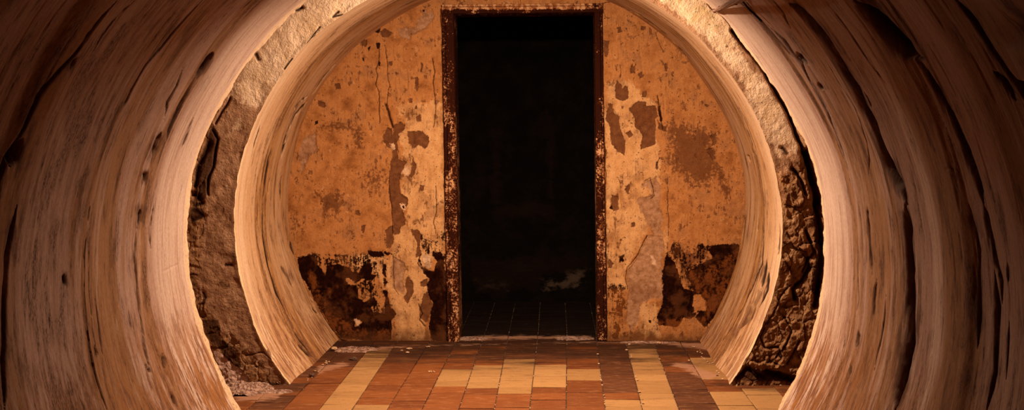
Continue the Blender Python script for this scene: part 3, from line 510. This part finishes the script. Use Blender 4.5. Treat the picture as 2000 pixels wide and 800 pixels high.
def wall_obj(name, parts):
    V = []; Q = []; AT = {}; off = 0
    for p in parts:
        X, Y, Z, A = wall_patch(name, *p); nu, nv = X.shape; V.append(np.stack([X, Y, Z], -1).reshape(-1, 3))
        idx = np.arange(nu*nv).reshape(nu, nv)+off; Q.append(np.stack([idx[:-1,:-1], idx[1:,:-1], idx[1:,1:], idx[:-1,1:]], -1).reshape(-1, 4)); off += nu*nv
        for k, a in A.items(): AT.setdefault(k, []).append(a.ravel())
    return raw_mesh(name, np.concatenate(V), np.concatenate(Q), M_WALL, {k: np.concatenate(a) for k, a in AT.items()})
ZT = 2.36
struct(wall_obj('wall_back', [(-1.76, DX0, -.02, ZT, 300, 560), (DX1, 1.28, -.02, ZT, 260, 560), (DX0, DX1, DZ, ZT, 200, 60)]))

# ------------------------------------------------------------------ box helper, door lining, dark room behind
def box(V, Q, x0, x1, y0, y1, z0, z1, lean=(0, 0)):
    b = len(V)
    for (x, y, z) in ((x0,y0,z0),(x1,y0,z0),(x1,y1,z0),(x0,y1,z0),(x0,y0,z1),(x1,y0,z1),(x1,y1,z1),(x0,y1,z1)):
        V.append((x+lean[0]*(z-z0), y, z))
    Q += [(b+i for i in f) for f in ((0,3,2,1),(4,5,6,7),(0,1,5,4),(1,2,6,5),(2,3,7,6),(3,0,4,7))]
def boxes(name, L, mat, parent=None, bev=0.0):
    V = []; Q = []
    for l in L: box(V, Q, *l)
    o = raw_mesh(name, V, [tuple(q) for q in Q], mat, None, parent, False)
    if bev:
        md = o.modifiers.new('bevel', 'BEVEL'); md.width = bev; md.segments = 2
    return o
door = bpy.data.objects.new('door_1', None); door.location = ((DX0+DX1)/2, YB, 0); COL.objects.link(door); struct(door)
def bar(name, quad0, quad1, ydepth, seg=90, wav=.0012):
    """steel section swept from quad0 to quad1; each is (xa,xb,z) or (x,za,zb) corners, front edge dented by rust"""
    (a0, b0), (a1, b1) = quad0, quad1; a0, b0, a1, b1 = map(np.array, (a0, b0, a1, b1))
    t = np.linspace(0, 1, seg)[:,None]; A = a0*(1-t)+a1*t; B = b0*(1-t)+b1*t
    y0, y1 = ydepth; u = (B-A)
    prof = [(0, y1), (0, y0+.004), (.04, y0), (.22, y0), (.27, y0+.007), (.33, y0), (.96, y0), (1, y0+.004), (1, y1)]
    P = np.zeros((seg, len(prof), 3))
    for j, (f, y) in enumerate(prof):
        c = A+u*f; n = wav*fbm(t[:,0]*40, t[:,0]*0+j, 401, 3)
        P[:, j, 0] = c[:,0]+n; P[:, j, 2] = c[:,1]+(n if abs(u[0,1]) > abs(u[0,0]) else 0); P[:, j, 1] = y+n*.8
    P[:,:,0] -= door.location.x; P[:,:,1] -= door.location.y
    o = grid_mesh(name, P, M_FRAME, None, False, door)
    md = o.modifiers.new('split', 'EDGE_SPLIT'); md.split_angle = .5; return o
def pw(x, y): return np.array(toW(x, y, YB-.02))
bar('door_jamb', (pw(874, 668), pw(897, 668)), (pw(863, 24), pw(886, 24)), (YB-.022, YB+.30))
bar('door_jamb', (pw(1185, 664), pw(1167, 664)), (pw(1176, 20), pw(1161, 20)), (YB-.022, YB+.30))
bar('door_lintel', (pw(863, 9), pw(863, 27)), (pw(1177, 6), pw(1177, 24)), (YB-.024, YB+.30))
xs0 = toW(889, 0, YB+.16)[0]-door.location.x; xs1 = toW(895, 0, YB+.16)[0]-door.location.x
boxes('door_stop', [(xs0-.02, xs1, .17, .21, 0, 1.25, (-.012, 0))], mat_plain('worn_reveal_plaster_strip', (.34,.17,.08), (.05,.02,.01), 24), door)
# thin pale reveal strips inside the frame
M_REV = mat_plain('worn_reveal_plaster', (.30,.14,.06), (.10,.04,.02), 30)
YF = 11.25; RX0, RX1, RZ = -1.35, 1.05, 2.45
def plane_grid(name, f, nu, nv, mat, flip=False, px_y=True):
    U, V_ = np.meshgrid(np.linspace(0, 1, nu), np.linspace(0, 1, nv), indexing='ij'); X, Y, Z = f(U, V_); px, py = toPx(X, Y, Z)
    A = dict(grey=sdf(px, py, [[(1098,545),(1120,530),(1128,522),(1143,525),(1140,545),(1125,560),(1100,562),(1060,558),(1065,548)], [(935,548),(990,550),(990,560),(940,562)]]), rust=sdf(px, py, [[(920,505),(1150,500),(1150,525),(1060,535),(1060,560),(930,570)], [(965,400),(1085,400),(1085,425),(965,425)], [(1070,210),(1085,260),(1080,400),(1070,380)], [(960,250),(975,260),(978,400),(962,400)]])) if px_y else dict(grey=X*0-30, rust=X*0-30)
    n = .02*fbm(X*3+Y*2.1, Z*3+Y, 501, 4)
    return struct(grid_mesh(name, np.stack([X+n, Y+n, Z+n], -1), mat, A, flip))
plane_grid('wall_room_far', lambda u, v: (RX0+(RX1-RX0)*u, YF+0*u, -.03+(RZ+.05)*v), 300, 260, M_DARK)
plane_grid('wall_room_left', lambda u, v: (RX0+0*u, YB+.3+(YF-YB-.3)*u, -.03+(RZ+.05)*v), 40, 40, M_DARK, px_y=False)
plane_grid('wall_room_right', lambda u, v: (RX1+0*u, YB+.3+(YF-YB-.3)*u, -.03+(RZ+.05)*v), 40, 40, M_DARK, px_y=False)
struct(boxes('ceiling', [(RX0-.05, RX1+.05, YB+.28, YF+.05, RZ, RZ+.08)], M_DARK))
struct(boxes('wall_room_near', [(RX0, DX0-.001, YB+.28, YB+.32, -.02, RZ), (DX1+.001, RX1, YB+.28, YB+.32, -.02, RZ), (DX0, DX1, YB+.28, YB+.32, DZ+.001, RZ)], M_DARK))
struct(boxes('wall_tunnel_end', [(-1.9, 1.45, -.68, -.6, -.05, 2.5)], M_REV))

# ------------------------------------------------------------------ tiled floor
front = [415,486,556,626,690,758,826,897,966,1035,1106,1182,1254,1325,1403,1476,1550,1622]
backx = [565,618,672,724,770,834,886,938,989,1048,1107,1167,1224,1280,1333,1385,1438,1490]
yf_, yb_ = F*H/(795-VY), F*H/(675-VY)
Xf = [toW(x, 795, yf_)[0] for x in front]; Xb = [toW(x, 675, yb_)[0] for x in backx]
for i in range(2):                                # two more columns on the left under the tube
    Xf.insert(0, Xf[0]-.178); Xb.insert(0, Xb[0]-.186)
anch = [790,785,780,772,760,751,789,745,742,757,768,755,742,779,766,760,777,770,765]
lightp = [[(601,800),(560,860),(690,860),(700,790),(765,700),(780,680),(722,680),(658,750)], [(600,798),(760,788),(740,840),(560,840)], [(848,748),(866,724),(912,722),(905,748)], [(908,757),(930,714),(982,712),(972,757)], [(972,770),(985,704),(1043,703),(1038,770)], [(1041,756),(1044,711),(1105,711),(1106,756)], [(1106,743),(1106,720),(1170,720),(1172,743)], [(1182,794),(1180,779),(1252,777),(1254,794)], [(1182,794),(1254,794),(1262,840),(1186,840)],
          [(1225,665),(1282,665),(1330,800),(1345,850),(1262,850),(1252,780)], [(1345,700),(1400,700),(1430,745),(1385,745)], [(1388,758),(1540,758),(1560,860),(1430,860)], [(715,795),(760,790),(745,830),(700,830)]]
brownp = [[(1325,800),(1282,667),(1340,667),(1400,800)], [(1110,706),(1106,667),(1224,667),(1250,775),(1182,775),(1165,720)], [(730,668),(1000,668),(985,700),(870,702),(740,715)], [(880,600),(1180,600),(1170,700),(880,700)], [(560,800),(720,668),(640,668),(450,800)], [(1325,850),(1325,798),(1400,798),(1420,850)]]
rnd = random.Random(5); V = []; Q = []; kv = []; rv = []
NS = 7
def xline(i, Y):
    t = (Y-yf_)/(yb_-yf_); t = min(t, 1.35); return Xf[i]*(1-t)+Xb[i]*t
for i in range(len(Xf)-1):
    ya = F*H/(anch[min(i, len(anch)-1)]-VY); dz = .1795
    rows = [ya+dz*k for k in range(-22, 26)]
    rows = [y+rnd.uniform(-.006, .006) for y in rows]
    for a, b in zip(rows[:-1], rows[1:]):
        if b < 3.6 or a > YF: continue
        b = min(b, YF+.02); yc = (a+b)/2; g = .0022
        x00, x10, x01, x11 = xline(i, a)+g, xline(i+1, a)-g, xline(i, b)+g, xline(i+1, b)-g
        if yc > YB+.1 and (x00 < RX0-.1 or x11 > RX1+.1): continue
        cx, cy = toPx((x00+x11)/2, yc, 0)
        k = 0
        cxa, cya = np.array([cx]), np.array([cy])
        if any(inside(cxa, cya, p)[0] for p in brownp): k = 2 if rnd.random() < .8 else 0
        if any(inside(cxa, cya, p)[0] for p in lightp): k = 1
        if cy > 860: k = 1 if rnd.random() < .15 else 0
        z0 = rnd.uniform(-.0016, .0016); tx = rnd.uniform(-.002, .002); ty = rnd.uniform(-.002, .002); r = rnd.random()
        off = len(V); us = [0, .0, .03, .2, .5, .8, .97, 1., 1.]; zs = [-.02, -.002, 0, 0, 0, 0, 0, -.002, -.02]
        n = len(us)
        for iu, u in enumerate(us):
            for iv, v in enumerate(us):
                y = (a+g)*(1-v)+(b-g)*v; x = (x00*(1-u)+x10*u)*(1-v)+(x01*(1-u)+x11*u)*v
                V.append((x, y, z0+tx*(u-.5)+ty*(v-.5)+min(zs[iu], zs[iv]))); kv.append(k); rv.append(r)
        for iu in range(n-1):
            for iv in range(n-1):
                q = off+iu*n+iv; Q.append((q, q+n, q+n+1, q+1))
V = np.array(V); px, py = toPx(V[:,0], V[:,1], V[:,2])
salt = sdf(px, py, [[(640,690),(720,684),(740,672),(1180,664),(1380,664),(1395,690),(1300,676),(1180,672),(900,676),(760,684),(690,692)], [(440,775),(500,755),(570,760),(540,785),(470,790)], [(610,712),(680,700),(690,715),(620,735)], [(1330,700),(1430,735),(1380,745),(1300,712)], [(900,655),(960,650),(1160,652),(1160,664),(900,668)]], 20)/9.
floor_dark = sstep(7.6, 9.2, V[:,1])*.85+sstep(9.15, 9.6, V[:,1])*1.8 + sstep(.75, 1.15, V[:,0])*sstep(7.3, 7.6, V[:,1])*.2+ .5*np.clip(sdf(px, py, [[(450,790),(560,790),(620,740),(580,745),(470,770)], [(1390,742),(1560,745),(1540,765),(1390,760)]], 20)/10+.5, 0, 1)  # darker toward the back wall; the unlit room's dark painted beyond the door
struct(raw_mesh('floor', V, Q, M_TILE, dict(kind_v=kv, rnd=rv, salt=np.clip(salt, -1.2, 1), floor_dark=floor_dark), None, False))
struct(boxes('floor_bed', [(-1.75, 1.35, -.6, YO, -.06, -.0065), (-1.95, 1.55, YO, YI+.05, -.06, -.0065), (-1.55, 1.2, YI+.05, YF+.05, -.06, -.0065)], M_GROUT))
sl = struct(boxes('floor_front', [(-1.6, 1.15, -.58, 3.66, -.0064, -.001)], M_TILE))

# ------------------------------------------------------------------ small things
def blob(name, loc, size, mat, seed, sub=3, amp=.35, flat=.0, freq=1.7, parent=None):
    import bmesh
    bm = bmesh.new(); bmesh.ops.create_icosphere(bm, subdivisions=sub, radius=1)
    co = np.array([v.co[:] for v in bm.verts])
    n = 1+amp*(fbm(co[:,0]*freq+seed, co[:,1]*freq+co[:,2]*1.3, seed, 3)+.5*fbm(co[:,2]*freq*2+seed, co[:,0]*freq*2, seed+3, 2))
    co = co*n[:,None]*np.array(size)
    co[:,2] -= co[:,2].min(); bot = co[:,2] < flat*size[2]; co[bot, 2] = flat*size[2]; co[:,2] -= co[:,2].min()
    for v, c in zip(bm.verts, co): v.co = c
    me = bpy.data.meshes.new(name); bm.to_mesh(me); bm.free(); me.materials.append(mat)
    for p in me.polygons: p.use_smooth = sub > 2
    o = bpy.data.objects.new(name, me); o.location = loc; COL.objects.link(o)
    if parent: o.parent = parent
    return o
M_CHIP = mat_plain('pale_plaster_chip', (.72,.50,.32), (.42,.24,.13), 90)
M_STONE = mat_plain('dark_pebble', (.05,.025,.018), (.16,.085,.055), 90)
M_RUBB = mat_plain('brown_rubble_bit', (.30,.15,.07), (.12,.05,.025), 60)
def onfloor(px_, py_):
    Y = F*H/(py_-VY); return ((px_-VX)/F*Y, Y, .0012)
def bit(name, x, y, wpx, label, cat, mat, seed, k=(1, .8, .45), group=None, rz=0):
    p = onfloor(x, y); s = wpx/F*p[1]/2
    o = blob(name, p, (s*k[0], s*k[1], s*k[2]), mat, seed, 2, .4, .25); o.rotation_euler.z = rz; return tag(o, label, cat, group)
bit('stone_chip', 690, 703, 15, 'dark grey stone chip, larger and farther of two by the left tunnel wall', 'stone', M_STONE, 1, (1,.8,.5))
bit('stone_chip', 609, 735, 12, 'dark pebble lying close to the foot of the inner tunnel wall at left', 'stone', M_STONE, 2, (1,.8,.6))
bit('plaster_flake', 799, 681, 12, 'flat pale plaster flake on the floor below the left side of the back wall', 'plaster flake', M_CHIP, 3, (1,1.2,.18))
bit('plaster_flake', 796, 689, 7, 'small greyish plaster lump just in front of the flat pale flake', 'plaster flake', M_CHIP, 4)
bit('plaster_flake', 836, 678, 8, 'small pale plaster flake left of the left door jamb', 'plaster flake', M_CHIP, 5, (1,1,.35))
bit('plaster_flake', 785, 685, 5, 'tiny pale crumb left of the greyish plaster lump', 'crumb', M_CHIP, 6)
bit('plaster_flake', 653, 684, 13, 'rounded pale lump where the inner tunnel wall meets the left corner of the floor', 'plaster lump', M_CHIP, 7, (1,1,.6))
bit('plaster_flake', 1287, 671, 10, 'bright curled plaster flake at the foot of the right side of the back wall', 'plaster flake', M_CHIP, 8, (1,.8,.5))
bit('plaster_flake', 1346, 705, 6, 'single pale crumb on the dark tile strip at right', 'crumb', M_CHIP, 9)
bit('stone_chip', 1401, 734, 5, 'tiny dark stone beside the right foot of the inner tunnel wall', 'stone', M_STONE, 10)
bit('plaster_flake', 1224, 684, 6, 'pale crumb on a tile joint in front of the right side of the back wall', 'crumb', M_CHIP, 11)
bit('plaster_flake', 1288, 702, 5, 'pale crumb at the edge of the long yellow tile strip', 'crumb', M_CHIP, 12)
bit('plaster_flake', 1525, 753, 5, 'isolated pale crumb in front of the rough stone at right', 'crumb', M_CHIP, 13)
cr = random.Random(9)   # rows of loose crumbs
for (x0, y0, x1, y1, n, grp, lab, cat) in ((600,742,668,684,16,'crumbs along the left foot of the inner tunnel wall','pale plaster crumb in the row along the left foot of the inner tunnel wall','crumb'),
      (1352,674,1420,742,18,'crumbs along the right foot of the inner tunnel wall','pale plaster crumb in the row along the right foot of the inner tunnel wall','crumb'),
      (812,724,862,727,7,'crumbs left of the central yellow tiles','pale crumb in the short row left of the central yellow tiles','crumb'),
      (1228,672,1256,790,12,'crumbs on the joint beside the long yellow tile strip','pale crumb lodged in the joint beside the long yellow tile strip','crumb'),
      (1167,690,1182,790,8,'crumbs on the joint of the dark tile column','pale crumb lodged in the joint left of the dark tile column right of centre','crumb')):
    for k in range(n):
        t = cr.random(); x = x0+(x1-x0)*t+cr.uniform(-5, 5)*(1 if 'foot' in grp else .25); y = y0+(y1-y0)*t+cr.uniform(-3, 3)*(1 if 'foot' in grp else .3)
        bit('plaster_crumb', x, y, cr.uniform(2.5, 5.5), lab, cat, M_CHIP, 20+k, (1,.9,.5), grp, cr.uniform(0, 3))
# mineral crust growing at the foot of the rubble ring, left
M_CRUST = mat_plain('salt_crust', (.46,.30,.23), (.13,.06,.04), 45, .8, .008)
def crust(name, cx, cy, rx, ry, hh, seed, label):
    p = onfloor(cx, cy); rx = rx/F*p[1]; n = 70
    U, W = np.meshgrid(np.linspace(-1, 1, n*2), np.linspace(-1, 1, n), indexing='ij')
    q = np.hypot(U, W); e = np.clip(1.05-q+.22*fbm(U*3, W*3, seed, 3), 0, 1)
    w1, w2, wi = worley(U*13+2*fbm(U*4, W*4, 4, 3), W*7+2*fbm(U*4+3, W*4, 6, 3), seed); wrm = 1-np.clip(w1*1.1, 0, 1)
    Z = hh*np.sqrt(e)*(.35+.45*wrm+.5*np.clip(fbm(U*3+3, W*3, seed+5, 4)+.3, 0, 1))-.004
    return tag(grid_mesh(name, np.stack([p[0]+U*rx, p[1]+W*ry, Z], -1), M_CRUST, None, False), label, 'mineral crust')
crust('mineral_crust', 474, 762, 62, .16, .055, 3, 'lumpy whitish mineral crust where the rough ring meets the floor at lower left')
crust('mineral_crust', 548, 765, 26, .07, .016, 8, 'flat pinkish salt patch on the floor in front of the left stone ring')

crust('mineral_crust', 915, 661, 42, .10, .016, 11, 'thin pinkish salt crust on the floor at the foot of the left door jamb')
crust('mineral_crust', 1120, 660, 40, .09, .014, 12, 'thin pinkish salt crust on the floor just inside the right door jamb')
crust('mineral_crust', 698, 682, 46, .11, .020, 13, 'pinkish salt crust in the left corner below the back wall')
crust('mineral_crust', 1262, 668, 60, .05, .014, 14, 'long thin salt crust along the foot of the back wall right of the doorway')
def onout(x, y, dr=.006):
    """point of the outer tube surface seen at frame pixel x, y"""
    dx, dz = (x-VX)/F, -(y-VY)/F
    lo, hi = 2., 8.
    for _ in range(40):
        Y = (lo+hi)/2; r = math.hypot(dx*Y-AX, H+dz*Y-AZ)
        if r < float(R_out(math.atan2(dx*Y-AX, H+dz*Y-AZ)))-dr: lo = Y
        else: hi = Y
    return np.array((dx*Y, Y, H+dz*Y))
# bundle of old wires hanging at the top right of the outer tunnel mouth
def tube_obj(name, pts, r, mat, parent=None, taper=None):
    cu = bpy.data.curves.new(name, 'CURVE'); cu.dimensions = '3D'; cu.bevel_depth = r; cu.bevel_resolution = 3; cu.use_fill_caps = True
    sp = cu.splines.new('NURBS'); sp.points.add(len(pts)-1); sp.use_endpoint_u = True; sp.order_u = 3; sp.resolution_u = 8
    for i, p in enumerate(pts): sp.points[i].co = (*p, 1); sp.points[i].radius = taper[i] if taper else 1
    tmp = bpy.data.objects.new(name, cu); COL.objects.link(tmp); dg = bpy.context.evaluated_depsgraph_get()
    me = bpy.data.meshes.new_from_object(tmp.evaluated_get(dg)); bpy.data.objects.remove(tmp)
    me.name = name; me.materials.clear(); me.materials.append(mat)
    for p in me.polygons: p.use_smooth = True
    o = bpy.data.objects.new(name, me); COL.objects.link(o)
    if parent: o.parent = parent
    return o
M_WIRE = mat_plain('dusty_wrapped_wire', (.50,.30,.19), (.16,.07,.04), 120); M_BLACK = mat_plain('black_rubber_cable', (.012,.006,.004), (.03,.015,.01), 60, .6)
wb = bpy.data.objects.new('wire_bundle', None); YW = 6.72
def wp(x, y, Y=YW): X, Z = toW(x, y, Y); return np.array((X, Y, Z))
wb.location = onout(1450, -6, .05); COL.objects.link(wb); tag(wb, 'old brown wires tied in a bundle at the top right of the outer tunnel mouth', 'wires')
L = wb.location
def loc(ps): return [tuple(np.array(p)-np.array(L)) for p in ps]
path = [(1393,22,.012),(1402,19,.022),(1412,14,.034),(1425,8,.046),(1440,2,.056),(1455,-4,.060),(1480,-14,.060),(1510,-30,.050)]
for k in range(5):
    ph = k*1.26; pts = []
    for i, (x, y, dr) in enumerate(path):
        s_ = 3.4*min(1, i/2.2); a_ = ph+i*.7; pts.append(onout(x+s_*math.sin(a_)*.5, y+s_*math.cos(a_), dr+.007*math.sin(a_)))
    tube_obj('wire', loc(pts), .0062, M_WIRE, wb)
tube_obj('wire', loc([onout(1380,8,.008), onout(1385,13,.010), onout(1390,19,.012), onout(1395,23,.012)]), .004, M_WIRE, wb)
for (x, y, dr, sz) in ((1395,21,.014,.007),(1405,17,.026,.010),(1438,3,.054,.012)):
    c = onout(x, y, dr); pts = [c+np.array((.5*sz*math.cos(t), .3*sz*math.sin(t), 1.1*sz*math.sin(t))) for t in np.linspace(0, 6.4, 12)]
    tube_obj('tie', loc(pts), .0026, M_BLACK, wb)
bc = tube_obj('cable', [tuple(onout(x, y)) for x, y in ((1440,-14),(1450,2),(1463,18),(1476,30),(1488,42))], .0048, M_BLACK)
tag(bc, 'black cable clipped along the outer tunnel wall just below the tied wires', 'cable')
cdn = tube_obj('cord', [tuple(onout(x, y, .004)) for x, y in ((1396,24),(1406,29),(1416,38),(1423,47),(1428,56))], .0022, M_WIRE)
tag(cdn, 'thin pale cord running down the tunnel rim from the tied wires', 'cord')
